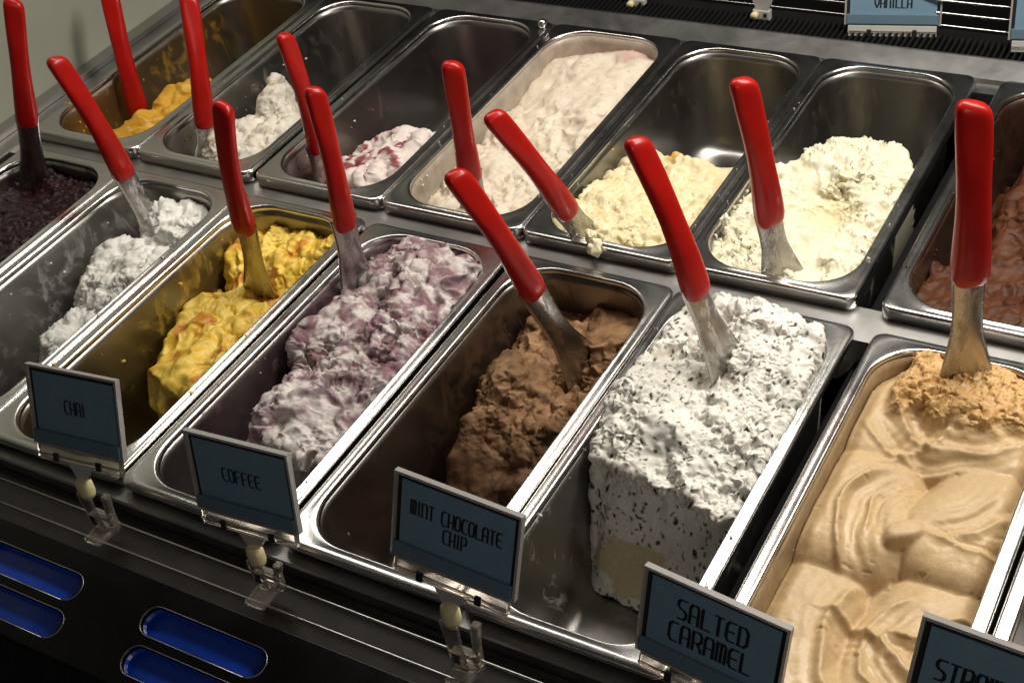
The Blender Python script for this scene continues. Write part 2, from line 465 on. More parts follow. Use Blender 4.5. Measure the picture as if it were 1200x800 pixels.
# where each spatula stands: blade tip, foot of the handle, top of the handle, turn, label, bend, flare
SP = [
 ((.040, .326, -.020), (.055, .335, .048), (.086, .354, .185), 0.2, 'red handled spatula standing in the dark berry sorbet', 0, .5),
 ((.214, .320, -.050), (.206, .312, .028), (.193, .298, .169), 0.9, 'red handled spatula stuck in the white flaky gelato', .006, .8),
 ((.381, .274, -.050), (.395, .269, .034), (.420, .261, .174), -0.5, 'red handled spatula standing in the yellow mango gelato', 0, 1.1),
 ((.494, .286, -.010), (.498, .286, .048), (.508, .285, .190), 0.5, 'red handled spatula standing in the purple and white gelato', 0, .4),
 ((.723, .283, -.050), (.706, .254, .053), (.683, .216, .188), 0.75, 'red handled spatula leaning in the brown chocolate gelato', .010, 1.3),
 ((.846, .283, .012), (.833, .281, .064), (.800, .275, .202), 0.65, 'red handled spatula in the white chocolate-flecked gelato', .010, .6),
 ((1.020, .329, -.005), (1.017, .332, .085), (1.012, .335, .227), 0.0, 'large upright red handled spatula in the caramel gelato', .004, 1.0),
 ((.025, .499, -.060), (.023, .503, -.042), (.006, .534, .096), 0.1, 'red handled spatula in the orange gelato scraps', 0, .8),
 ((.188, .437, -.030), (.187, .447, .000), (.178, .490, .135), 0.4, 'red handled spatula in the cream gelato, cut by the top edge', 0, .8),
 ((.333, .451, -.040), (.336, .448, -.003), (.348, .437, .138), 0.7, 'red handled spatula beside the red rippled gelato scrap', 0, .3),
 ((.527, .436, -.020), (.532, .431, .012), (.555, .407, .150), 0.1, 'red handled spatula standing in the pale pink gelato', 0, .3),
 ((.668, .401, .000), (.663, .388, .030), (.642, .333, .160), 0.7, 'steeply leaning red handled spatula in the crumbly yellow gelato', 0, .3),
 ((.845, .408, .000), (.842, .401, .051), (.834, .383, .191), 0.35, 'red handled spatula standing in the vanilla gelato', .010, .8),
]
TIPS = [q[0] for q in SP]

# ------------------------------------------------------------------ gelato
def footprint(u, v, inset=0.0118, r=0.040, w=PW):
    dx = np.abs(u - w / 2) - (w / 2 - inset - r); dy = np.abs(v - PL / 2) - (PL / 2 - inset - r)
    return np.hypot(np.maximum(dx, 0), np.maximum(dy, 0)) + np.minimum(np.maximum(dx, dy), 0) - r

def make_gelato(px, py, pz, hfun, disp, tone, mat, label, cat='gelato', vox=0.0015, name='gelato', step=0.0015):
    nu = int(PW / step); nv = int(PL / step)
    us = np.linspace(0, PW, nu + 1); vs = np.linspace(0, PL, nv + 1)
    U, Vv = np.meshgrid(us, vs, indexing='ij')
    H = hfun(U, Vv)
    for T_ in TIPS:
        tu, tv = T_[0] - px, T_[1] - py
        if 0 < tu < PW and 0 < tv < PL:
            H = H + np.where(H > -0.112, 0.006 * G(U, Vv, tu - 0.004, tv + 0.012, .016, .010) - 0.005 * G(U, Vv, tu + 0.003, tv - 0.010, .014, .008), 0)
    FLOOR = -0.1165
    sd = footprint(U, Vv)
    ok = (sd < 0) & (H > FLOOR + 0.003)
    cell = ok[:-1, :-1] & ok[1:, :-1] & ok[1:, 1:] & ok[:-1, 1:]
    idx = np.arange(U.size).reshape(U.shape); n = U.size
    T = np.stack([U.ravel(), Vv.ravel(), np.maximum(H, FLOOR + 0.003).ravel()], 1)
    Bt = T.copy(); Bt[:, 2] = FLOOR
    ii, jj = np.nonzero(cell)
    a, b, c, d = idx[ii, jj], idx[ii + 1, jj], idx[ii + 1, jj + 1], idx[ii, jj + 1]
    faces = [np.stack([a, b, c, d], 1), np.stack([d + n, c + n, b + n, a + n], 1)]
    pad = np.pad(cell, 1)
    for (di, dj, e0, e1) in ((-1, 0, (0, 1), (0, 0)), (1, 0, (1, 0), (1, 1)), (0, -1, (0, 0), (1, 0)), (0, 1, (1, 1), (0, 1))):
        nb = pad[1 + ii + di, 1 + jj + dj]; k = ~nb
        p0 = idx[ii[k] + e0[0], jj[k] + e0[1]]; p1 = idx[ii[k] + e1[0], jj[k] + e1[1]]
        faces.append(np.stack([p1, p0, p0 + n, p1 + n], 1))
    Fq = np.concatenate(faces); V = np.concatenate([T, Bt])
    used = np.unique(Fq); rm = np.zeros(len(V), np.int64); rm[used] = np.arange(len(used))
    V = V[used]; Fq = rm[Fq]
    me = bpy.data.meshes.new('raw'); me.from_pydata(V.tolist(), [], Fq.tolist()); me.update()
    tmp = bpy.data.objects.new('tmp', me); col.objects.link(tmp)
    rmod = tmp.modifiers.new('r', 'REMESH'); rmod.mode = 'VOXEL'; rmod.voxel_size = vox
    dg = bpy.context.evaluated_depsgraph_get()
    out = bpy.data.meshes.new_from_object(tmp.evaluated_get(dg)); bpy.data.objects.remove(tmp); bpy.data.meshes.remove(me)
    nvt = len(out.vertices)
    P = np.empty(nvt * 3); out.vertices.foreach_get('co', P); P = P.reshape(-1, 3)
    Nn = np.empty(nvt * 3); out.vertex_normals.foreach_get('vector', Nn); Nn = Nn.reshape(-1, 3)
    sd = footprint(P[:, 0], P[:, 1])
    D = disp(P, Nn)
    if isinstance(D, tuple): P2 = P + D[0][:, None] * Nn + D[1]
    else: P2 = P + D[:, None] * Nn
    for it in range(3):                          # the pan wall holds the mass in
        z_ = P2[:, 2]
        lim = np.where(z_ < -0.001, 0.0118 - (0.0113 + 0.0557 * np.maximum(-0.0045 - z_, 0)) + 0.0003, 0.0035)
        s0 = footprint(P2[:, 0], P2[:, 1]); ex = np.maximum(s0 - lim, 0)
        gx = (footprint(P2[:, 0] + 1e-5, P2[:, 1]) - s0) / 1e-5; gy = (footprint(P2[:, 0], P2[:, 1] + 1e-5) - s0) / 1e-5
        P2 = P2 - np.stack([gx * ex, gy * ex, ex * 0], 1)
    out.vertices.foreach_set('co', P2.ravel())
    C = tone(P, Nn, sd)
    at = out.attributes.new('tone', 'FLOAT_COLOR', 'POINT')
    at.data.foreach_set('color', np.concatenate([np.clip(C, 0, 1), np.ones((nvt, 1))], 1).ravel())
    # drop what lies on the pan floor, nobody can see it
    bm = bmesh.new(); bm.from_mesh(out)
    dead = [v for v in bm.verts if v.co.z < FLOOR + 0.0005]
    bmesh.ops.delete(bm, geom=dead, context='VERTS'); bm.to_mesh(out); bm.free()
    out.update()
    o = link(name, out, mat); o.location = (px, py, pz)
    rng = np.random.default_rng(int(abs(px * 1000) + py * 77) + 5)
    top = P2[P2[:, 2] > -0.100]
    v0, v1 = np.percentile(top[:, 1], 2), np.percentile(top[:, 1], 98); zt = np.percentile(top[:, 2], 70)
    V = []; Fc = []; CC = []
    ico = bmesh.new(); bmesh.ops.create_icosphere(ico, subdivisions=1, radius=1.0)
    IV = np.array([v.co for v in ico.verts]); IF = [[v.index for v in f.verts] for f in ico.faces]; ico.free()
    for k in range(44):
        r = 0.0003 + 0.0013 * rng.random() ** 4
        vv = min(max(rng.normal(v0 + 0.3 * (v1 - v0), 0.35 * (v1 - v0 + 0.05)), 0.055), PL - 0.055)
        if k < 36:
            z = min(zt + rng.normal(0.004, 0.014), -0.006); uu = 0.0113 + 0.0557 * (-0.0045 - z) + 0.2 * r
            if k % 3 == 2: uu = PW - uu
        else:
            z = 0.0004 + 0.5 * r; uu = 0.0060 + rng.normal(0, 0.0016)
            if k % 2: uu = PW - uu
        b_ = len(V); jit = 1 + 0.40 * rng.standard_normal((len(IV), 1))
        V += (IV * jit * r * (0.7 + 0.9 * rng.random(3)) + np.array((uu, vv, z))).tolist(); Fc += [[b_ + q for q in f] for f in IF]
        c_ = C[rng.integers(len(C))]; CC += [[*np.clip(c_, 0, 1), 1.0]] * len(IV)
    cm = bpy.data.meshes.new('crumbs'); cm.from_pydata(V, [], Fc); cm.update()
    cm.attributes.new('tone', 'FLOAT_COLOR', 'POINT').data.foreach_set('color', np.array(CC).ravel())
    link('crumbs', cm, mat, o)['kind'] = 'stuff'
    return tag(o, label, cat)

def vec3(P, f, seed):
    return np.stack([vnoise(P * f, seed), vnoise(P * f + 5.1, seed + 1), vnoise(P * f + 9.7, seed + 2)], 1)

def crumble(P, f, a, seed, chunk=1.0, jag=1.0):
    """ragged torn surface: broad lumps, chunks of uneven size, sharp crests, sideways tears"""
    Q = P + (0.45 / f) * vec3(P, f * 0.6, seed) + (0.18 / f) * vec3(P, f * 1.7, seed + 3)
    m = S(fbm(P, f * 0.16, 2, seed + 6), -0.30, 0.30)
    k = 0.35 + 0.65 * S(fbm(P, f * 0.13, 2, seed + 8), -0.30, 0.20)       # calmer and wilder patches
    w, _ = worley(Q * f * 0.50, seed); w2, _ = worley(Q * f * 1.25, seed + 1)
    r = fbm(Q, f * 0.26, 4, seed + 2, 'r')
    big = fbm(P, f * 0.11, 2, seed + 4)
    fine = fbm(Q, f * 1.9, 3, seed + 5, 'b')
    d = a * (0.75 * k * r + 1.5 * big + chunk * k * (1.2 * (1 - m) * (0.32 - w * w) + 0.6 * m * (0.32 - w2 * w2)) + jag * 0.20 * fine)
    return d, (a * jag) * (0.40 * k[:, None] * vec3(P, f * 0.8, seed + 9) + 0.16 * vec3(P, f * 2.1, seed + 12))

def torn(P, f, a, seed, st=(1, 1, 1), fine=1.0):
    """scraped creamy mass: swirling folds with crisp crests, rough only in patches"""
    Q = P * np.array(st)
    W = Q + (0.75 / f) * vec3(Q, f * 0.42, seed) + (0.22 / f) * vec3(Q, f * 1.25, seed + 3)
    r1 = 1 - 2.4 * np.abs(vnoise(W * f * 0.32, seed + 6)); r2 = 1 - 2.4 * np.abs(vnoise(W * f * 0.85, seed + 7)); r3 = 1 - 2.4 * np.abs(vnoise(W * f * 2.0, seed + 8))
    patch = S(fbm(P, f * 0.14, 2, seed + 9), -0.22, 0.18)
    d = a * (1.9 * fbm(P, f * 0.13, 2, seed + 10) + 0.85 * r1 + (0.25 + 0.75 * patch) * 0.42 * r2 + fine * patch * 0.26 * r3)
    return d, (a * 0.42) * patch[:, None] * vec3(P, f * 0.9, seed + 11) + (a * 0.22 * fine) * patch[:, None] * vec3(P, f * 2.4, seed + 14)

def mixd(A, B, t):
    return A[0] * (1 - t) + B[0] * t, A[1] * (1 - t)[:, None] + B[1] * t[:, None]

def flat(P, d): return d, np.zeros_like(P)

def lerp3(a, b, t): return np.array(a)[None] * (1 - t[:, None]) + np.array(b)[None] * t[:, None]

GM_ROUGH = gelato_mat('gelato_crumbly', 0.55, 0.28, 420, 0.10)
GM_SMOOTH = gelato_mat('gelato_smooth', 0.46, 0.14, 330, 0.12, 0.38)
_nt = GM_SMOOTH.node_tree; _g = noise_node(_nt, 22, 3, 0.5, coords(_nt)); _r = _nt.nodes.new('ShaderNodeMapRange')
_r.inputs['From Min'].default_value = 0.35; _r.inputs['From Max'].default_value = 0.65; _r.inputs['To Min'].default_value = 0.28; _r.inputs['To Max'].default_value = 0.56
_nt.links.new(_g.outputs[0], _r.inputs['Value']); _nt.links.new(_r.outputs[0], _nt.nodes['Principled BSDF'].inputs['Roughness'])
GM_CHOC = gelato_mat('gelato_chocolate', 0.50, 0.25, 420, 0.0, 0.18)
GM_ICE = gelato_mat('sorbet_icy', 0.30, 0.4, 420, 0.0, 0.28)

# caramel, full pan of soft folds with grated crumbs round the spatula
def crumb6(u, v):
    return S(v + 0.012 * vnoise(np.stack([u, v, u * 0], 1) * 60, 5), 0.280, 0.296) * S(u - (v - 0.29) * 0.0 + 0.008 * vnoise(np.stack([u, v, u * 0], 1) * 70, 9), 0.024, 0.042)
def h6(u, v):
    wu = u + 0.005 * N2(u, v, 20, 3, 3); wv = v + 0.005 * N2(u, v, 18, 4, 3)
    h = np.full(u.shape, -0.044)
    for cu_, cv_, ru, rv, an, top in ((.030, .060, .064, .090, .15, -.0250), (.112, .066, .066, .096, -.2, -.0225), (.036, .190, .060, .058, .22, -.0135), (.114, .200, .054, .056, -.38, -.0105),
                                  (.034, .290, .060, .060, .10, -.0115), (.108, .302, .072, .070, -.05, -.0080), (.078, .180, .022, .010, .7, -.0075)):
        c_, s_ = math.cos(an), math.sin(an)
        x_ = ((wu - cu_) * c_ + (wv - cv_) * s_) / ru; y_ = (-(wu - cu_) * s_ + (wv - cv_) * c_) / rv
        y_ = np.where(y_ > 0, y_ * 0.62, y_)
        r_ = (np.abs(x_) ** 2.6 + np.abs(y_) ** 2.6) ** (1 / 2.6)
        h = np.maximum(h, top - 0.026 * (r_ * 1.05) ** 5)
    # spatula strokes: troughs with one raised lip
    def stroke(cu_, cv_, R_, wd, a0, a1, amp):
        dx, dy = wu - cu_, wv - cv_
        t = (np.hypot(dx, dy) - R_ - 0.004 * N2(u, v, 30, 21, 2)) / wd
        a = np.degrees(np.arctan2(dy, dx)); mid = (a0 + a1) / 2; hf = (a1 - a0) / 2
        a = np.abs((a - mid + 180) % 360 - 180)
        return amp * S(a, hf, hf * 0.55) * (1.05 * np.exp(-((t - 1.05) / 0.26) ** 2) - np.exp(-(t * 1.35) ** 2) + 0.20 * np.sin(t * 8.5 + 3 * cu_ * 100) * np.exp(-(t / 1.7) ** 2))
    upm = S(v, .205, .245)
    h = h + upm * (stroke(.088, .318, .046, .011, -175, -20, .0045) + stroke(.080, .322, .068, .008, -150, -60, .0028) + stroke(.02, .30, .05, .010, -80, 20, .003))
    mm = S(v, .135, .150) * (1 - S(v, .215, .245))
    h = h + mm * (stroke(.104, .190, .062, .011, 110, 235, .0050) + stroke(.100, .196, .046, .006, 120, 215, .0026) + stroke(.070, .250, .066, .009, -70, 5, .0040)
                  + stroke(.085, .262, .092, .007, -60, -10, .0030) + stroke(.125, .26, .075, .006, -120, -70, .0022))
    fm = 1 - S(v, .125, .150)
    h = h + fm * (stroke(.135, .100, .066, .014, 105, 235, .0065) + stroke(.128, .100, .042, .008, 120, 250, .0032) + stroke(.045, .020, .080, .010, 15, 95, .0040)
                  + stroke(.095, .060, .038, .008, -40, 110, .0034) + stroke(.150, .10, .03, .007, 90, 230, .003))
    h = h + 0.0016 * N2(u, v, 45, 8, 3)
    cr = crumb6(u.ravel(), v.ravel()).reshape(u.shape)
    h = h + cr * (0.010 + 0.010 * G(u, v, .06, .335, .05, .03) + 0.005 * N2(u, v, 55, 12, 3))
    h = h - 0.007 * S(-footprint(u, v), 0.012, 0.0)
    return h
def d6(P, N):
    cr = crumb6(P[:, 0], P[:, 1])
    Q = P + 0.002 * vec3(P, 130, 3)
    cb = crumble(P, 230, 0.0048, 4, 1.6, 1.6)
    nick = S(vnoise(Q * np.array([70, 240, 150]), 31), 0.50, 0.72)
    return mixd(flat(P, 0.0004 * fbm(Q, 110, 3, 2) - 0.0008 * nick), cb, cr)
def t6(P, N, sd):
    cr = crumb6(P[:, 0], P[:, 1])
    n = fbm(P, 40, 3, 5) * 0.5 + 0.5
    c = lerp3((0.535, 0.370, 0.190), (0.605, 0.440, 0.240), n)
    k = (fbm(P, 210, 2, 6) * 0.5 + 0.5)
    c2 = lerp3((0.50, 0.270, 0.085), (0.66, 0.43, 0.18), np.clip(k * 1.6 - .3, 0, 1))
    return c * (1 - cr[:, None]) + c2 * cr[:, None]
make_gelato(FX[6], 0, FZ, h6, d6, t6, GM_SMOOTH, 'smooth caramel coloured gelato with swirled folds filling its pan', vox=0.0012)

# white with dark flecks, a block cut straight down at the front
def h5(u, v):
    top = 0.001 + 0.010 * N2(u, v, 26, 3, 3) * S(v, .155, .185) + 0.013 * G(u, v, .105, .30, .05, .05) + 0.014 * G(u, v, .035, .225, .03, .05) + 0.012 * G(u, v, .085, .20, .035, .03) \
        - 0.015 * G(u, v, .075, .262, .03, .016, .6) - 0.014 * G(u, v, .022, .285, .018, .03) - 0.008 * S(v, .190, .155)
    top = top + 0.009 * G(u, v, .07, .335, .06, .02)
    cut = 0.152 + 0.012 * N2(u, v, 22, 2, 2) - 0.012 * S(u, .09, .14) + 0.006 * S(u, .05, .016)
    run = 0.036 + 0.014 * N2(u, v * 0.3, 30, 12, 2)
    q = np.clip((cut - v) / run, 0, 1.2)
    h = np.minimum(top, top + (-0.128 - top) * (q + 0.12 * np.sin(q * 3.1) * (q < 1)))
    left = 0.007 + 0.005 * N2(u, v, 40, 6, 2) + 0.011 * S(v, .20, .155)
    return h + (-0.126 - h) * S(u, left + 0.005, left - 0.005) * S(v, .33, .26)
def d5(P, N):
    up = S(P[:, 2] + 0.006 * fbm(P, 50, 2, 40), -0.034, -0.012)
    face = torn(P * np.array([1, 1, .6]), 80, 0.0026, 66, (1, 1, 1), 0.7)
    top = mixd(torn(P, 140, 0.0056, 3, (1, 1, 1), 1.6), crumble(P, 200, 0.0066, 4, 1.3, 1.4), S(fbm(P, 22, 2, 60), -0.15, 0.15))
    return mixd(face, top, up)
def t5(P, N, sd):
    n = fbm(P, 90, 3, 5) * 0.5 + 0.5
    c = lerp3((0.72, 0.685, 0.61), (0.85, 0.825, 0.755), n)
    Q = P * np.array([1, 1, 0.55]) + 0.0022 * np.stack([vnoise(P * 200, 1), vnoise(P * 200, 2), vnoise(P * 200, 3)], 1)
    w, cid = worley(Q * 150, 9)
    k = S(w, 0.30, 0.20) * (cid > 0.55)
    w3, cid3 = worley(Q * 250, 19)
    k = np.maximum(k, 0.95 * S(w3, 0.34, 0.2) * (cid3 > 0.45))
    pale = S(1 - ((P[:, 0] - .058) / .036) ** 2 - ((P[:, 2] + .086) / .024) ** 2 + 1.3 * fbm(P, 55, 3, 8), -0.05, 0.20) * S(P[:, 2], -.035, -.055)
    c = c * (1 - pale[:, None]) + np.array((0.66, 0.56, 0.37))[None] * pale[:, None]
    k = k * (1 - 0.85 * pale)
    return c * (1 - k[:, None]) + np.array((0.035, 0.026, 0.022))[None] * k[:, None]
make_gelato(FX[5], 0, FZ, h5, d5, t5, GM_ROUGH, 'white gelato with dark chocolate flecks, cut to a block and heaped above its rim', vox=0.0011)

# chocolate, dug out at the front
def h4(u, v):
    n = N2(u, v, 30, 3, 3)
    ridge = -0.042 + 0.010 * n + 0.020 * G(u, v, .055, .245, .025, .03, .5) + 0.022 * G(u, v, .125, .32, .045, .05) - 0.020 * G(u, v, .100, .262, .022, .018) + 0.012 * G(u, v, .12, .20, .03, .03)
    t = np.clip((v + 0.014 * N2(u, v, 34, 8, 3) - 0.080) / 0.115, 0, 1)
    h = -0.126 + (ridge + 0.126) * t ** 0.8
    edge = 0.022 + 0.02 * N2(u, v, 22, 5, 2)
    h = h - 0.070 * S(u, edge + 0.018, edge - 0.012)
    return h + 0.020 * G(u, v, .108, .150, .018, .012) + 0.014 * G(u, v, .128, .118, .016, .012)
def d4(P, N):
    up = S(P[:, 1] + 0.02 * fbm(P, 40, 2, 2), .150, .205)
    sm = S(P[:, 1], .29, .315) * S(P[:, 0], .085, .105)
    face = torn(P, 110, 0.0022, 14, (1, 1, .6), 0.8)
    return mixd(mixd(face, mixd(torn(P, 140, 0.0058, 4, (1, 1, 1), 1.5), crumble(P, 190, 0.0062, 5, 1.5, 1.2), S(fbm(P, 26, 2, 3), -.2, .1)), up), flat(P, 0.0008 * fbm(P, 70, 2, 5)), sm)
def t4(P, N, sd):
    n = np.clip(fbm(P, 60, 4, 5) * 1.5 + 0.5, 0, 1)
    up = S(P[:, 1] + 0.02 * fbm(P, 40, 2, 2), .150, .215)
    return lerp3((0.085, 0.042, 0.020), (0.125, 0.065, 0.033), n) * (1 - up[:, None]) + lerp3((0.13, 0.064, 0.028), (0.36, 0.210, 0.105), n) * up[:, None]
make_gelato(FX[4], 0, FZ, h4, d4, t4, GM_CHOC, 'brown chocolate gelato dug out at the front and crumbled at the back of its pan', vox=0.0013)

# purple and white
def h3(u, v):
    n = N2(u, v, 26, 3, 3)
    back = -0.006 + 0.010 * n + 0.010 * G(u, v, .09, .29, .06, .06) - 0.022 * G(u, v, .075, .255, .012, .016, .5) - 0.020 * G(u, v, .018, .30, .016, .05)
    mid = -0.020 * G(u, v, .045, .185, .035, .022, .25)
    lump = 0.016 * G(u, v, .085, .125, .035, .030)
    h = back + mid + lump - 0.012 * S(v, .22, .10)
    edge = 0.020 + 0.02 * N2(u, v, 26, 5, 2) + 0.030 * S(v, .20, .08)
    h = h - 0.090 * S(u, edge + 0.016, edge - 0.012) * S(v, .29, .21)
    front = 0.088 + 0.018 * N2(u, v, 30, 9, 2) - 0.014 * S(u, .08, .14)
    h = h + (-0.125 - h) * S(v, front + 0.010, front - 0.012)
    return np.minimum(h, 0.012)
def d3(P, N): return torn(P, 140, 0.0052, 4, (1, 1.3, 1), 1.3)
def t3(P, N, sd):
    Q = P + 0.012 * np.stack([vnoise(P * 38, 1), vnoise(P * 38, 2), vnoise(P * 38, 3)], 1)
    n = fbm(Q, 55, 4, 5)
    streak = fbm(Q * np.array([1, 2.2, 1.5]), 120, 3, 15)
    wht = S(0.16 - P[:, 1], -0.02, 0.05) * 0.26
    k = np.clip(S(n * 0.9 + 0.45 * streak - wht + 0.10, -0.22, 0.36), 0, 1)
    c = lerp3((0.70, 0.640, 0.605), (0.235, 0.120, 0.142), k)
    dk = 0.85 * S(fbm(Q, 34, 3, 77), 0.16, 0.42)
    return c * (1 - dk[:, None]) + np.array((0.075, 0.022, 0.034))[None] * dk[:, None]
make_gelato(FX[3], 0, FZ, h3, d3, t3, GM_ROUGH, 'purple and white marbled gelato in ragged lumps', vox=0.0013)

# yellow mango
def h2(u, v):
    n = N2(u, v, 26, 3, 3)
    h = -0.040 + 0.012 * n + 0.012 * G(u, v, .09, .17, .04, .04) - 0.006 * G(u, v, .085, .27, .03, .02) + 0.016 * S(v, .27, .33) + 0.010 * S(u, .10, .145)
    edge = 0.014 + 0.026 * N2(u, v, 28, 5, 2) + 0.040 * S(v, .19, .11) - 0.022 * S(v, .27, .33)
    h = h - 0.080 * S(u, edge + 0.016, edge - 0.010)
    front = 0.122 + 0.02 * N2(u, v, 30, 9, 2)
    h = h + (-0.125 - h) * S(v, front + 0.010, front - 0.012)
    h = np.maximum(h, -0.052 - 0.5 * (u - 0.012) + 0.010 * N2(u, v, 60, 14, 2) - 0.1 * (1 - G(u, v, .015, .265, .012, .045)))
    return h
def d2(P, N): return torn(P, 92, 0.0052, 6, (1.2, .8, 1), 1.0)
def t2(P, N, sd):
    n = np.clip(fbm(P, 60, 3, 5) * 0.9 + 0.5, 0, 1)
    c = lerp3((0.80, 0.49, 0.028), (0.90, 0.68, 0.14), n)
    k = S(fbm(P + 0.008 * vec3(P, 40, 71), 32, 3, 23), 0.13, 0.36)
    c = c * (1 - k[:, None]) + np.array((0.60, 0.235, 0.020))[None] * k[:, None]
    r = 0.7 * S(fbm(P, 45, 2, 33), 0.46, 0.58)
    return c * (1 - r[:, None]) + np.array((0.30, 0.075, 0.02))[None] * r[:, None]
make_gelato(FX[2], 0, FZ, h2, d2, t2, gelato_mat('gelato_mango', 0.36, 0.2, 300, 0.12, 0.5), 'yellow mango gelato with orange fruit streaks scraped to one side', vox=0.0014)

# white flaky
def h1(u, v):
    n = N2(u, v, 34, 3, 3)
    h = -0.130 + 0.106 * G(u, v, .082, .255, .062, .068, .2, 3) + 0.016 * n
    h = np.maximum(h, -0.130 + 0.116 * G(u, v, .095, .320, .058, .046, 0, 3) + 0.012 * n - 0.012 * G(u, v, .060, .292, .03, .008, .4))
    h = np.maximum(h, -0.130 + 0.084 * G(u, v, .078, .172, .046, .060, .5, 2) + 0.010 * n)
    return h - 0.014 * G(u, v, .065, .235, .018, .016)
def d1(P, N): return torn(P, 190, 0.0042, 24, (1, 1, 1), 1.4)
def t1(P, N, sd):
    n = np.clip(fbm(P, 60, 3, 5) + 0.5, 0, 1)
    return lerp3((0.80, 0.78, 0.71), (0.88, 0.86, 0.81), n)
make_gelato(FX[1], 0, FZ, h1, d1, t1, GM_ROUGH, 'white flaky gelato left in two ragged mounds', vox=0.0014)

# dark berry sorbet
def h0(u, v):
    return -0.018 + 0.006 * N2(u, v, 24, 3, 3) - 0.010 * G(u, v, .03, .25, .02, .05) - 0.008 * S(v, .3, .1)
def d0(P, N):
    w, _ = worley(P * 170, 4)
    return 0.004 * (0.5 - w) + 0.003 * fbm(P, 60, 3, 6, 'b')
def t0(P, N, sd):
    n = np.clip(fbm(P, 90, 3, 5) + 0.5, 0, 1)
    return lerp3((0.010, 0.003, 0.005), (0.034, 0.009, 0.012), n)
make_gelato(FX[0], 0, FZ, h0, d0, t0, GM_ICE, 'nearly black berry sorbet with an icy surface', vox=0.0015)

# remains of something pale in the corner pan
def h7(u, v):
    return -0.130 + 0.055 * G(u, v, .075, .10, .05, .07, 0, 2) + 0.006 * N2(u, v, 40, 3, 3) + 0.060 * G(u, v, .07, .28, .05, .06, 0, 2)
make_gelato(FX[7], 0, FZ, h7, d1, lambda P, N, sd: lerp3((0.50, 0.42, 0.36), (0.62, 0.54, 0.48), np.clip(fbm(P, 60, 3, 5) + 0.5, 0, 1)), GM_ROUGH,
            'pale gelato remains in the corner pan behind the rightmost sign', vox=0.0022)

# --- back row
def hb0(u, v):
    h = -0.130 + 0.098 * G(u, v, .070, .075, .062, .065, .3, 3) + 0.010 * N2(u, v, 36, 3, 3) - 0.03 * G(u, v, .04, .115, .02, .04)
    return np.maximum(h, -0.130 + 0.104 * G(u, v, .095, .145, .050, .06, -.2, 3) + 0.010 * N2(u, v, 36, 6, 3))
def db0(P, N): return torn(P, 90, 0.0040, 64, (1, 1, 1), 0.5)
def tb0(P, N, sd): return lerp3((0.62, 0.30, 0.015), (0.72, 0.42, 0.05), np.clip(fbm(P, 60, 3, 5) + 0.5, 0, 1))
make_gelato(BX[0], BY, BZ, hb0, db0, tb0, GM_SMOOTH, 'bright orange gelato scraps at the near end of the far left pan', vox=0.0018)

def hb1(u, v):
    n = N2(u, v, 34, 3, 3)
    h = -0.130 + 0.110 * G(u, v, .080, .095, .066, .088, .1, 3) + 0.012 * n
    h = np.maximum(h, -0.130 + 0.124 * G(u, v, .066, .150, .030, .040, .3, 2) + 0.010 * n)
    return np.maximum(h, -0.130 + 0.118 * G(u, v, .040, .190, .012, .022, .3, 2))
def tb1(P, N, sd):
    n = np.clip(fbm(P, 60, 3, 5) + 0.5, 0, 1); k = S(fbm(P, 75, 3, 9), 0.18, 0.4)
    c = lerp3((0.68, 0.62, 0.50), (0.80, 0.76, 0.67), n)
    return c * (1 - k[:, None]) + np.array((0.52, 0.40, 0.18))[None] * k[:, None]
make_gelato(BX[1], BY, BZ, hb1, d1, tb1, GM_ROUGH, 'cream coloured gelato heaped at the near end of its pan', vox=0.0016)

def hb2(u, v):
    n = N2(u, v, 34, 3, 3)
    return -0.130 + 0.106 * G(u, v, .078, .112, .074, .084, -.15, 3) * (0.84 + 0.20 * S(u, .03, .12)) + 0.010 * n
def tb2(P, N, sd):
    Q = P + 0.010 * np.stack([vnoise(P * 45, 1), vnoise(P * 45, 2), vnoise(P * 45, 3)], 1)
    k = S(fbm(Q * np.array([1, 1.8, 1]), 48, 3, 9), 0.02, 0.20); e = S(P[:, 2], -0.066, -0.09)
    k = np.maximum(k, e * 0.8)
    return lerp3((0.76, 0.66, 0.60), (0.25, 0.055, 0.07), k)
def db2(P, N): return torn(P, 100, 0.0050, 74, (1, 1, 1), 0.6)
make_gelato(BX[2], BY, BZ, hb2, db2, tb2, GM_SMOOTH, 'white gelato scrap with dark red ripples', vox=0.0016)

def hb3(u, v):
    n = N2(u, v, 22, 3, 3)
    h = -0.024 + 0.010 * n + 0.012 * S(v, .20, .32) + 0.008 * G(u, v, .11, .22, .03, .05) - 0.008 * G(u, v, .09, .16, .04, .03) - 0.010 * S(u, .06, .02)
    return h - 0.10 * S(v, .040, .022) * S(u, .09, .03) - 0.01 * S(v, .32, .345)
def db3(P, N):
    sm = S(P[:, 1] + 0.03 * fbm(P, 30, 2, 3), .20, .25)
    return mixd(torn(P, 150, 0.0046, 34, (1, 1, 1), 1.2), torn(P, 60, 0.0020, 2, (1, 1, 1), 0.4), 0.85 * sm)
def tb3(P, N, sd):
    n = np.clip(fbm(P, 60, 3, 5) + 0.5, 0, 1)
    c = lerp3((0.62, 0.53, 0.40), (0.72, 0.64, 0.52), n)
    k = S(fbm(P, 120, 3, 9), 0.26, 0.44) * 0.6
    c = c * (1 - k[:, None]) + np.array((0.45, 0.26, 0.16))[None] * k[:, None]
    r = S(P[:, 1] + 0.03 * fbm(P, 40, 2, 8), .315, .345) * 0.6
    return c * (1 - r[:, None]) + np.array((0.42, 0.20, 0.20))[None] * r[:, None]
make_gelato(BX[3], BY, BZ, hb3, db3, tb3, GM_ROUGH, 'pale pink gelato filling a pan with cream smeared sides', vox=0.0015)

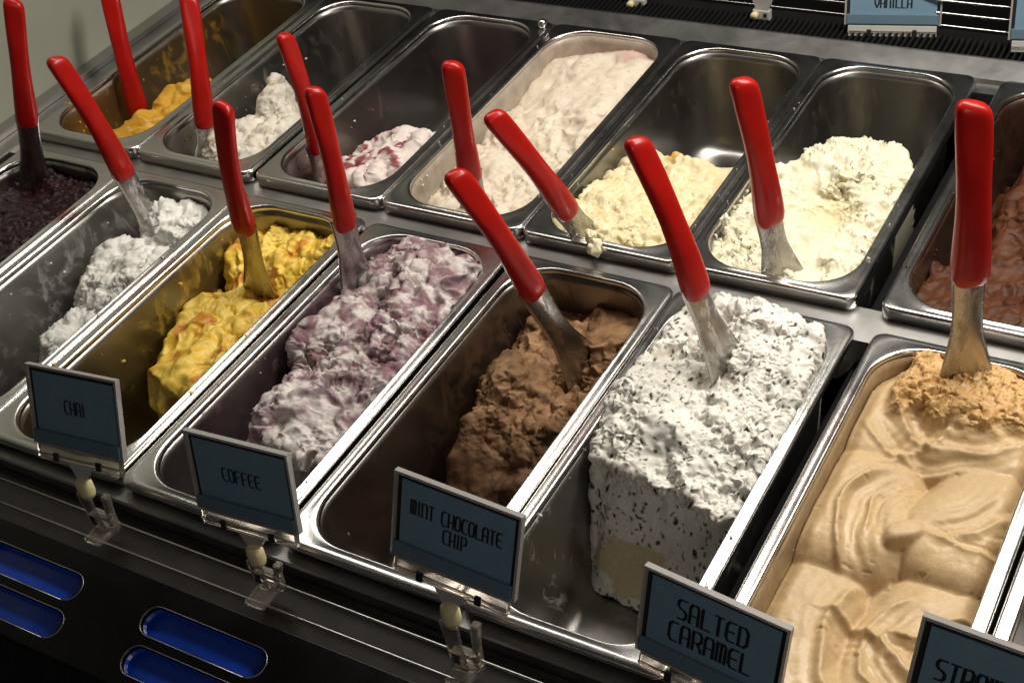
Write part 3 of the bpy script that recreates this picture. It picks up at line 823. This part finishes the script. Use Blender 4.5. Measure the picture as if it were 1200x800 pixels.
def hb4(u, v):
    n = N2(u, v, 30, 3, 3)
    h = -0.012 + 0.010 * n - 0.018 * S(v, .05, .19) - 0.014 * G(u, v, .085, .030, .016, .016) - 0.012 * G(u, v, .130, .05, .012, .02)
    h = h + 0.010 * G(u, v, .05, .03, .03, .02)
    edge = 0.195 + 0.02 * N2(u, v, 30, 6, 2)
    return h + (-0.125 - h) * S(v, edge - 0.010, edge + 0.012) - 0.09 * S(u, .018, .008) * S(v, .03, .06)
def db4(P, N):
    sm = S(P[:, 0] * 0.7 + P[:, 1], .20, .24) * S(P[:, 0], .05, .09)
    return mixd(mixd(crumble(P, 190, 0.0072, 44, 2.0, 1.0), torn(P, 150, 0.0046, 45), 0.25 + 0 * sm), torn(P, 90, 0.002, 46), 0.8 * sm)
def tb4(P, N, sd):
    n = np.clip(fbm(P, 70, 3, 5) + 0.5, 0, 1)
    c = lerp3((0.64, 0.54, 0.29), (0.76, 0.69, 0.46), n)
    k = S(fbm(P, 55, 3, 29), 0.30, 0.48)
    return c * (1 - k[:, None]) + np.array((0.66, 0.40, 0.10))[None] * k[:, None]
make_gelato(BX[4], BY, BZ, hb4, db4, tb4, GM_ROUGH, 'crumbly pale yellow gelato heaped over the near rim', vox=0.0014)

def hb5(u, v):
    n = N2(u, v, 26, 3, 3)
    h = -0.010 + 0.006 * n + 0.016 * G(u, v, .095, .175, .05, .05) - 0.015 * G(u, v, .090, .125, .022, .026, .4) - 0.008 * G(u, v, .03, .04, .02, .03)
    edge = 0.238 + 0.012 * N2(u, v, 40, 6, 2) - 0.055 * S(u, .075, .015) - 0.035 * S(u, .115, .145)
    return h + (-0.125 - h) * S(v, edge - 0.012, edge + 0.010)
def db5(P, N):
    sm = G(P[:, 0], P[:, 1], .090, .122, .020, .022)
    return mixd(torn(P, 190, 0.0044, 54, (1, 1, 1), 2.0), flat(P, 0.0006 * fbm(P, 90, 3, 2)), 0.9 * sm)
def tb5(P, N, sd):
    n = np.clip(fbm(P, 70, 3, 5) + 0.5, 0, 1)
    c = lerp3((0.64, 0.59, 0.40), (0.76, 0.72, 0.56), n)
    k = np.clip(G(P[:, 0], P[:, 1], .090, .125, .022, .026) * 0.55 + 0.4 * S(fbm(P, 60, 3, 29), 0.25, 0.5), 0, 0.7)
    c = c * (1 - k[:, None]) + np.array((0.66, 0.53, 0.24))[None] * k[:, None]
    return c
make_gelato(BX[5], BY, BZ, hb5, db5, tb5, GM_ROUGH, 'fluffy off-white vanilla gelato heaped at the near end of its pan', vox=0.0013)

def hb6(u, v):
    return -0.030 + 0.006 * N2(u, v, 26, 3, 3) + 0.020 * G(u, v, .10, .20, .06, .08) - 0.07 * S(u, .055, .028) * S(v, .10, .13) + 0.004 * N2(u, v, 60, 9, 3, 'r')
def db6(P, N): return torn(P, 85, 0.0050, 84, (1, 1.3, 1), 0.7)
def tb6(P, N, sd): return lerp3((0.050, 0.0155, 0.005), (0.100, 0.033, 0.011), np.clip(fbm(P, 50, 3, 5) + 0.5, 0, 1))
make_gelato(BX[6], BY, BZ, hb6, db6, tb6, GM_CHOC, 'reddish brown milk chocolate gelato at the right edge', vox=0.0016)

# a crumb that fell over the rim of the crumbly yellow pan
def crumb(loc, r, c, seed, label):
    bm = bmesh.new(); bmesh.ops.create_icosphere(bm, subdivisions=4, radius=r)
    me = bpy.data.meshes.new('gelato_crumb'); bm.to_mesh(me); bm.free()
    n = len(me.vertices); P = np.empty(n * 3); me.vertices.foreach_get('co', P); P = P.reshape(-1, 3)
    w, _ = worley(P / r * 1.1 + seed, seed)
    P = P * (1 + 0.75 * (0.5 - w) + 0.25 * fbm(P / r, 2.0, 2, seed))[:, None] * np.array((0.85, 1.0, 1.15))
    me.vertices.foreach_set('co', P.ravel())
    at = me.attributes.new('tone', 'FLOAT_COLOR', 'POINT')
    at.data.foreach_set('color', np.tile(np.array((*c, 1.0)), n))
    o = link('gelato_crumb', me, GM_ROUGH); o.location = loc
    return tag(o, label, 'crumb')
crumb((0.6890, 0.3790, 0.0075), 0.0075, (0.80, 0.73, 0.50), 3, 'pale yellow crumb hanging over the rim onto the steel divider')
crumb((0.6800, 0.3895, 0.0110), 0.0055, (0.80, 0.73, 0.50), 8, 'small pale yellow crumb on the rim above the fallen one')
crumb((0.7800, 0.4500, 0.0080), 0.0045, (0.80, 0.76, 0.60), 11, 'tiny off-white crumb stuck to the left rim of the vanilla pan')

# chrome stud on the flange of the rippled pan
bm = bmesh.new(); bmesh.ops.create_uvsphere(bm, u_segments=16, v_segments=10, radius=0.0055)
me = bpy.data.meshes.new('steel_stud'); bm.to_mesh(me); bm.free()
o = link('steel_stud', me, M_BLADE); o.location = (0.4475, 0.727, 0.0105)
tag(o, 'small round chrome stud at the far corner between two back pans', 'stud')

# ------------------------------------------------------------------ spatulas
def make_spatula(T, J, E, twist, label, bend=0.0, flare=1.0, smear=None, hs=1.0):
    T, J, E = Vector(T), Vector(J), Vector(E)
    ax = (E - T).normalized()
    r = Vector((0.87, 0.49, 0)); r = (r - ax * r.dot(ax)).normalized()
    r = Matrix.Rotation(twist, 3, ax) @ r
    nrm = ax.cross(r).normalized()               # towards / away from the viewer
    if nrm.y > 0: pass
    root = empty('gelato_spatula', J)
    tag(root, label, 'spatula', 'red handled spatulas standing in the gelato')
    Mx = Matrix(((r.x, nrm.x, ax.x), (r.y, nrm.y, ax.y), (r.z, nrm.z, ax.z))).to_4x4()
    root.rotation_euler = Mx.to_euler()
    Lh = (E - J).length; Lb = (J - T).length + 0.016
    # handle: lofted superellipse, waisted, slightly bowed, with a thumb hollow near the top
    st = [(-0.000, .45, .45), (.010, .80, .80), (.030, .96, .96), (.075, 1.04, 1.02), (.14, 1.03, 1.0), (.25, .98, .95), (.38, .90, .86), (.50, .86, .80), (.62, .87, .78),
          (.74, .90, .78), (.84, .92, .80), (.91, .92, .82), (.95, .90, .80), (.970, .82, .72), (.988, .64, .56), (.997, .40, .36), (1.0, .16, .14)]
    n = 28; V = []
    for s, kw, kd in st:
        bow = 0.0045 * math.sin(math.pi * s) - 0.006 * s * s
        hol = 0.30 * math.exp(-((s - .86) / .13) ** 2)
        for k in range(n):
            q = 2 * math.pi * k / n
            c, sn = math.cos(q), math.sin(q)
            e = 0.74
            px = 0.0131 * hs * kw * math.copysign(abs(c) ** e, c)
            py = 0.0092 * (0.4 + 0.6 * hs) * kd * math.copysign(abs(sn) ** e, sn)
            if sn < 0: py *= 1 - hol * (1 - abs(c) ** 2.2)
            slant = 0.0045 * (px / 0.014) * max(0.0, (s - 0.80) / 0.20) ** 1.5
            V.append((px, py - bow, s * Lh - slant - 0.002 * max(0.0, (s - 0.8) / 0.2)))
    m_ = len(st)
    Fc = [(i * n + k, i * n + (k + 1) % n, (i + 1) * n + (k + 1) % n, (i + 1) * n + k) for i in range(m_ - 1) for k in range(n)]
    Fc.append(tuple(range(n))[::-1]); Fc.append(tuple(range((m_ - 1) * n, m_ * n)))
    h = link('handle', mesh_from('handle', V, Fc), M_RED, root)
    # blade: dished strip that narrows below the handle and flares to a spade
    ns, nw = 22, 10; V = []; th = 0.0007
    for side in (1, -1):
        for i in range(ns + 1):
            s = i / ns; z = 0.012 - s * (Lb + 0.012)
            w = 0.0245 - 0.0025 * math.sin(min(1, s / .6) * math.pi) + flare * 0.026 * max(0, (s - .45) / .55) ** 1.3
            cv = 0.0032 * (1 - 0.4 * s)
            for k in range(nw + 1):
                t = k / nw * 2 - 1
                x = t * w / 2
                y = cv * (t * t - 0.6) - bend * max(0, s - .15) ** 2 + side * th
                V.append((x, y, z))
    N_ = (ns + 1) * (nw + 1); Fc = []
    for i in range(ns):
        for k in range(nw):
            a = i * (nw + 1) + k
            Fc.append((a, a + 1, a + nw + 2, a + nw + 1)); Fc.append((N_ + a, N_ + a + nw + 1, N_ + a + nw + 2, N_ + a + 1))
        a = i * (nw + 1); Fc.append((a, a + nw + 1, N_ + a + nw + 1, N_ + a))
        a = i * (nw + 1) + nw; Fc.append((a, N_ + a, N_ + a + nw + 1, a + nw + 1))
    for k in range(nw):
        a = ns * (nw + 1) + k; Fc.append((a, a + 1, N_ + a + 1, N_ + a))
    link('blade', mesh_from('blade', V, Fc), smear or M_BLADE, root)
    return root

SMC = [(.03, .01, .014), (.7, .68, .62), (.62, .42, .06), (.40, .30, .32), (.14, .075, .038), (.70, .66, .58), (.58, .40, .20), (.6, .3, .03), (.65, .6, .5), (.6, .4, .38), (.65, .55, .45), (.7, .62, .4), (.72, .68, .52)]
HSC = [.82, .84, .80, .74, .82, .84, 1.0, .86, .84, .76, .84, .82, .90]
for s, c_, hs_ in zip(SP, SMC, HSC):
    make_spatula(*s[:5], bend=s[5], flare=s[6], smear=steel('smeared_blade', (0.40, 0.385, 0.365), 0.16, 0.32, (8, 8, 1), 0.04, (c_, .85, .54, .08, None)), hs=hs_)

# ------------------------------------------------------------------ flavour signs
GLY = {
 'A': [[(0, 0), (0, .82), (.2, 1), (.8, 1), (1, .82), (1, 0)], [(0, .42), (1, .42)]],
 'B': [[(0, 0), (0, 1), (.8, 1), (.95, .86), (.95, .62), (.8, .5), (0, .5)], [(.8, .5), (1, .38), (1, .12), (.8, 0), (0, 0)]],
 'C': [[(1, 1), (.3, 1), (0, .82), (0, .18), (.3, 0), (1, 0)]],
 'D': [[(0, 0), (0, 1), (.65, 1), (1, .8), (1, .2), (.65, 0), (0, 0)]],
 'E': [[(1, 1), (.28, 1), (0, .82), (0, .18), (.28, 0), (1, 0)], [(0, .5), (.85, .5)]],
 'F': [[(1, 1), (.28, 1), (0, .82), (0, 0)], [(0, .5), (.85, .5)]],
 'H': [[(0, 0), (0, 1)], [(1, 0), (1, 1)], [(0, .42), (1, .42)]],
 'I': [[(.5, 0), (.5, 1)]],
 'L': [[(0, 1), (0, 0), (1, 0)]],
 'M': [[(0, 0), (0, 1), (.8, 1), (1, .86), (1, 0)], [(.5, 0), (.5, 1)]],
 'N': [[(0, 0), (0, 1), (.7, 1), (1, .82), (1, 0)]],
 'O': [[(.28, 0), (0, .18), (0, .82), (.28, 1), (.72, 1), (1, .82), (1, .18), (.72, 0), (.28, 0)]],
 'P': [[(0, 0), (0, 1), (.75, 1), (1, .86), (1, .56), (.75, .42), (0, .42)]],
 'R': [[(0, 0), (0, 1), (.75, 1), (1, .86), (1, .56), (.75, .42), (0, .42)], [(.5, .42), (1, .15), (1, 0)]],
 'S': [[(1, 1), (.25, 1), (0, .86), (0, .66), (.25, .54), (.75, .46), (1, .34), (1, .14), (.75, 0), (0, 0)]],
 'T': [[(0, 1), (1, 1)], [(.5, 1), (.5, 0)]],
 'V': [[(0, 1), (0, .45), (.5, 0), (1, .45), (1, 1)]],
 'W': [[(0, 1), (0, .14), (.2, 0), (.8, 0), (1, .14), (1, 1)], [(.5, 0), (.5, 1)]],
 'Y': [[(0, 1), (0, .65), (.5, .45), (1, .65), (1, 1)], [(.5, .45), (.5, 0)]],
}
def lettering(lines, hgt, lw, gap, space, lead, wv, wh, y):
    """flat stroke lettering in the sign's x-z plane, facing -y; centred on 0,0"""
    V = []; Fc = []
    tot = hgt * len(lines) + lead * (len(lines) - 1)
    for li, text in enumerate(lines):
        z0 = tot / 2 - hgt * (li + 1) - lead * li
        wid = sum((space if c == ' ' else (wv * 1.3 if c == 'I' else lw)) + gap for c in text) - gap
        x = -wid / 2; ly = y
        for c in text:
            if c == ' ': x += space + gap; continue
            cw = wv * 1.3 if c == 'I' else lw
            for pl in GLY[c]:
                for i, (p, q) in enumerate(zip(pl[:-1], pl[1:])):
                    a = Vector((x + p[0] * cw, z0 + p[1] * hgt)); b = Vector((x + q[0] * cw, z0 + q[1] * hgt))
                    d = (b - a).normalized(); steep = abs(d.y)
                    w = wh + (wv - wh) * steep; nrm = Vector((-d.y, d.x)) * w / 2; e = d * wh * 0.45
                    ly -= 0.000004
                    k = len(V)
                    V += [(v.x, ly, v.y) for v in (a - e - nrm, b + e - nrm, b + e + nrm, a - e + nrm)]
                    Fc.append((k, k + 1, k + 2, k + 3))
            x += cw + gap
    return mesh_from('lettering', V, Fc)

def make_sign(q, lines, label, txt, knob_at=(0, 0, 0), w=0.090, h=0.062, rear=False, clip=None):
    X, Y, Z, yaw, lean, roll = q
    ux = Vector((math.cos(yaw), math.sin(yaw), 0)); n = Vector((-math.sin(yaw), math.cos(yaw), 0))
    uz = Vector((0, 0, 1)) * math.cos(lean) + n * math.sin(lean)
    a = ux * math.cos(roll) + uz * math.sin(roll); b = -ux * math.sin(roll) + uz * math.cos(roll)
    nn = b.cross(a).normalized()
    if nn.y < 0: nn = -nn                        # local +y points away from the viewer
    root = empty('flavour_sign', (X, Y, Z))
    root.rotation_euler = Matrix(((a.x, nn.x, b.x), (a.y, nn.y, b.y), (a.z, nn.z, b.z))).to_euler()
    tag(root, label, 'sign', 'flavour signs along the counter')
    f = 0.0019
    # frame: four bars round the card
    bm = bmesh.new()
    for x0, x1, z0, z1 in ((-w / 2, -w / 2 + f, 0, h), (w / 2 - f, w / 2, 0, h), (-w / 2 + f, w / 2 - f, h - f, h), (-w / 2 + f, w / 2 - f, 0, f)):
        box_bm(bm, x0, x1, -0.0022, 0.0022, z0, z1)
    me = bpy.data.meshes.new('frame'); bm.to_mesh(me); bm.free()
    link('frame', me, M_FRAME, root, smooth=False)
    box('border', -w / 2 + f, w / 2 - f, 0.0004, 0.0018, f, h - f, M_CARDEDGE, root)
    g = 0.0034
    card = box('card', -w / 2 + f + g, w / 2 - f - g * 0.9, -0.0006, 0.0002, f + 0.001, h - f - g, M_CARD, root)
    if lines: link('lettering', lettering(lines, y=-0.00075, **txt), M_INK, card, smooth=False).location = (0, 0, h * (0.37 if rear else 0.53))
    box('card_lip', -w / 2 + f + 0.0005, w / 2 - f - 0.0005, -0.0036, -0.0012, f * 0.6, f + 0.0095, M_STRIP, root, 0.0006)
    # clear foot strip with two dark notches
    sw = w * 0.46
    box('foot_strip', -sw, sw, -0.0030, 0.0020, -0.0120, -0.0004, M_MILKY if rear else M_ACR, root, 0.0008)
    box('foot_ridge', -sw, sw, -0.0046, -0.0031, -0.0075, -0.0058, M_ACR, root, 0.0004)
    for sx in (-1, 1):
        box('notch', sx * w * 0.235 - 0.0022, sx * w * 0.235 + 0.0022, -0.0050, -0.0032, -0.0108, -0.0045, M_INK, root)
    # tapering stem
    V = []
    for y in (-0.0012, 0.0012):
        V += [(-0.0125, y, -0.0124), (0.0125, y, -0.0124), (0.0042, y, -0.0240), (-0.0042, y, -0.0240)]
    Fc = [(0, 1, 2, 3), (7, 6, 5, 4), (0, 4, 5, 1), (1, 5, 6, 2), (2, 6, 7, 3), (3, 7, 4, 0)]
    link('stem', mesh_from('stem', V, Fc), M_MILKY if rear else M_ACR, root, smooth=False)
    inv = Matrix(((a.x, nn.x, b.x, X), (a.y, nn.y, b.y, Y), (a.z, nn.z, b.z, Z), (0, 0, 0, 1))).inverted()
    K = inv.inverted() @ Vector((0, 0, -0.0245))
    # knob and clip stand upright, whatever the tilt of the plate
    def upright(ob, at, rz=0.0):
        ob.parent = root
        ob.matrix_basis = inv @ Matrix.Translation(at) @ Matrix.Rotation(rz, 4, 'Z')
        return ob
    V = []; nk = 18
    prof = [(0.0, 0.0090), (0.0044, 0.0089), (0.0058, 0.0074), (0.0064, 0.0030), (0.0062, -0.0040), (0.0054, -0.0076), (0.0038, -0.0086), (0.0, -0.0088)]
    for r_, z_ in prof:
        for k in range(nk):
            t = 2 * math.pi * k / nk; V.append((r_ * math.cos(t), r_ * math.sin(t), z_))
    Fc = [(i * nk + k, i * nk + (k + 1) % nk, (i + 1) * nk + (k + 1) % nk, (i + 1) * nk + k) for i in range(len(prof) - 1) for k in range(nk)]
    if not rear: upright(link('knob', mesh_from('knob', V, Fc), M_KNOB), K + Vector((0, -0.001, -0.006)))
    if clip:
        cz0 = clip                                # height of the rails
        top = K.z - 0.010
        def arm(x0, x1, lean_, y0, wdt):
            bm = bmesh.new()
            zs = [cz0 - 0.006, cz0 + (top - cz0) * 0.45, top]
            for i in range(2):
                pass
            vs = []
            for z_, xo, ww in ((zs[0], 0, 1.0), (zs[1], lean_ * 0.35, 0.78), (zs[2], lean_, 1.0)):
                c_ = (x0 + x1) / 2 + xo; hw = (x1 - x0) / 2 * ww
                vs.append([bm.verts.new((c_ - hw, y0 - wdt, z_)), bm.verts.new((c_ + hw, y0 - wdt, z_)), bm.verts.new((c_ + hw, y0 + wdt, z_)), bm.verts.new((c_ - hw, y0 + wdt, z_))])
            for i in range(2):
                for k in range(4):
                    bm.faces.new((vs[i][k], vs[i][(k + 1) % 4], vs[i + 1][(k + 1) % 4], vs[i + 1][k]))
            bm.faces.new(vs[0][::-1]); bm.faces.new(vs[2])
            bmesh.ops.bevel(bm, geom=bm.edges[:], offset=0.0007, segments=2, affect='EDGES')
            me = bpy.data.meshes.new('clip_arm'); bm.to_mesh(me); bm.free()
            return link('clip_arm', me, M_ACR, None, smooth=False)
        base = Vector((K.x, 0, 0))
        upright(arm(-0.0075, 0.0065, 0, K.y - 0.005, 0.0016), base)
        upright(arm(0.0075, 0.0135, 0.006, K.y + 0.001, 0.0030), base)
        upright(box('clip_body', -0.0060, 0.0130, K.y - 0.0030, K.y + 0.0030, cz0 + 0.004, cz0 + 0.012, M_ACR, None, 0.0012), base)
        upright(box('clip_slot', -0.0030, 0.0022, K.y - 0.0072, K.y - 0.0067, cz0 + 0.0045, cz0 + 0.0135, M_INK, None), base)
        upright(box('clip_jaw', -0.0050, 0.0110, -0.0475, -0.0225, cz0 - 0.0060, cz0 - 0.0015, M_ACR, None, 0.0008), base)
    return root

TX = dict(hgt=0.0135, lw=0.0052, gap=0.0024, space=0.006, lead=0.0042, wv=0.0019, wh=0.00115)
TXS = dict(hgt=0.0100, lw=0.0034, gap=0.00145, space=0.0030, lead=0.0030, wv=0.0014, wh=0.0009)
TXM = dict(hgt=0.0100, lw=0.0040, gap=0.0018, space=0.005, lead=0.003, wv=0.0016, wh=0.0009)
make_sign((0.470, -0.020, 0.053, 0.032, 0.398, 0.067), ['CHAI'], 'dark blue CHAI flavour sign clipped in front of the yellow mango pan', TXM, clip=-0.014)
make_sign((0.628, -0.020, 0.043, 0.020, 0.246, 0.053), ['COFFEE'], 'dark blue COFFEE flavour sign in front of the purple gelato pan', TXM, clip=-0.014)
make_sign((0.800, -0.022, 0.063, 0.037, 0.306, -0.097), ['MINT CHOCOLATE', 'CHIP'], 'blue MINT CHOCOLATE CHIP flavour sign in front of the chocolate pan', TXS, clip=-0.014)
make_sign((0.969, -0.022, 0.049, -0.063, 0.242, -0.068), ['SALTED', 'CARAMEL'], 'blue SALTED CARAMEL flavour sign cut by the bottom edge', TX, clip=-0.014)
make_sign((1.126, -0.022, 0.081, 0.020, 0.280, -0.080), ['STRAWBERRY'], 'blue flavour sign in the bottom right corner, lettering mostly cut off', dict(TX, lw=.0046, gap=.0021, hgt=.0125), clip=-0.014)
make_sign((0.798, 0.849, -0.011, 0.225, 0.249, -0.011), ['VANILLA'], 'light blue VANILLA flavour sign on the rear rail', TXM, w=0.098, rear=True)
make_sign((0.966, 0.850, -0.008, 0.220, 0.249, -0.011), [], 'light blue flavour sign cut by the right edge on the rear rail', dict(TXM, lw=.0040), w=0.098, rear=True)

# empty sign clips hanging on the rear rails
def make_clip(x, y, z, label):
    root = empty('sign_clip', (x, y, z)); tag(root, label, 'clip', 'empty clips on the rear rail')
    box('clip_body', -0.010, 0.010, -0.004, 0.004, -0.006, 0.006, M_MILKY, root, 0.0015)
    V = []
    for y_ in (-0.003, 0.001):
        V += [(-0.014, y_, 0.030), (0.020, y_, 0.034), (0.008, y_, 0.0065), (-0.006, y_, 0.0065)]
    link('stem', mesh_from('stem', V, [(0, 1, 2, 3), (7, 6, 5, 4), (0, 4, 5, 1), (1, 5, 6, 2), (2, 6, 7, 3), (3, 7, 4, 0)]), M_MILKY, root, smooth=False)
    t = tube('knob', [(-0.006, -0.0045, 0.001), (-0.006, -0.0105, 0.001)], 0.0042, M_KNOB, root, 16)
    box('clip_slot', 0.0035, 0.0065, -0.0049, -0.0042, -0.001, 0.003, M_INK, root)
make_clip(0.655, 0.846, -0.014, 'clear plastic sign clip nearest the vanilla sign on the rear rail')
make_clip(0.504, 0.846, -0.018, 'clear plastic sign clip cut by the top edge, left of the other clip')
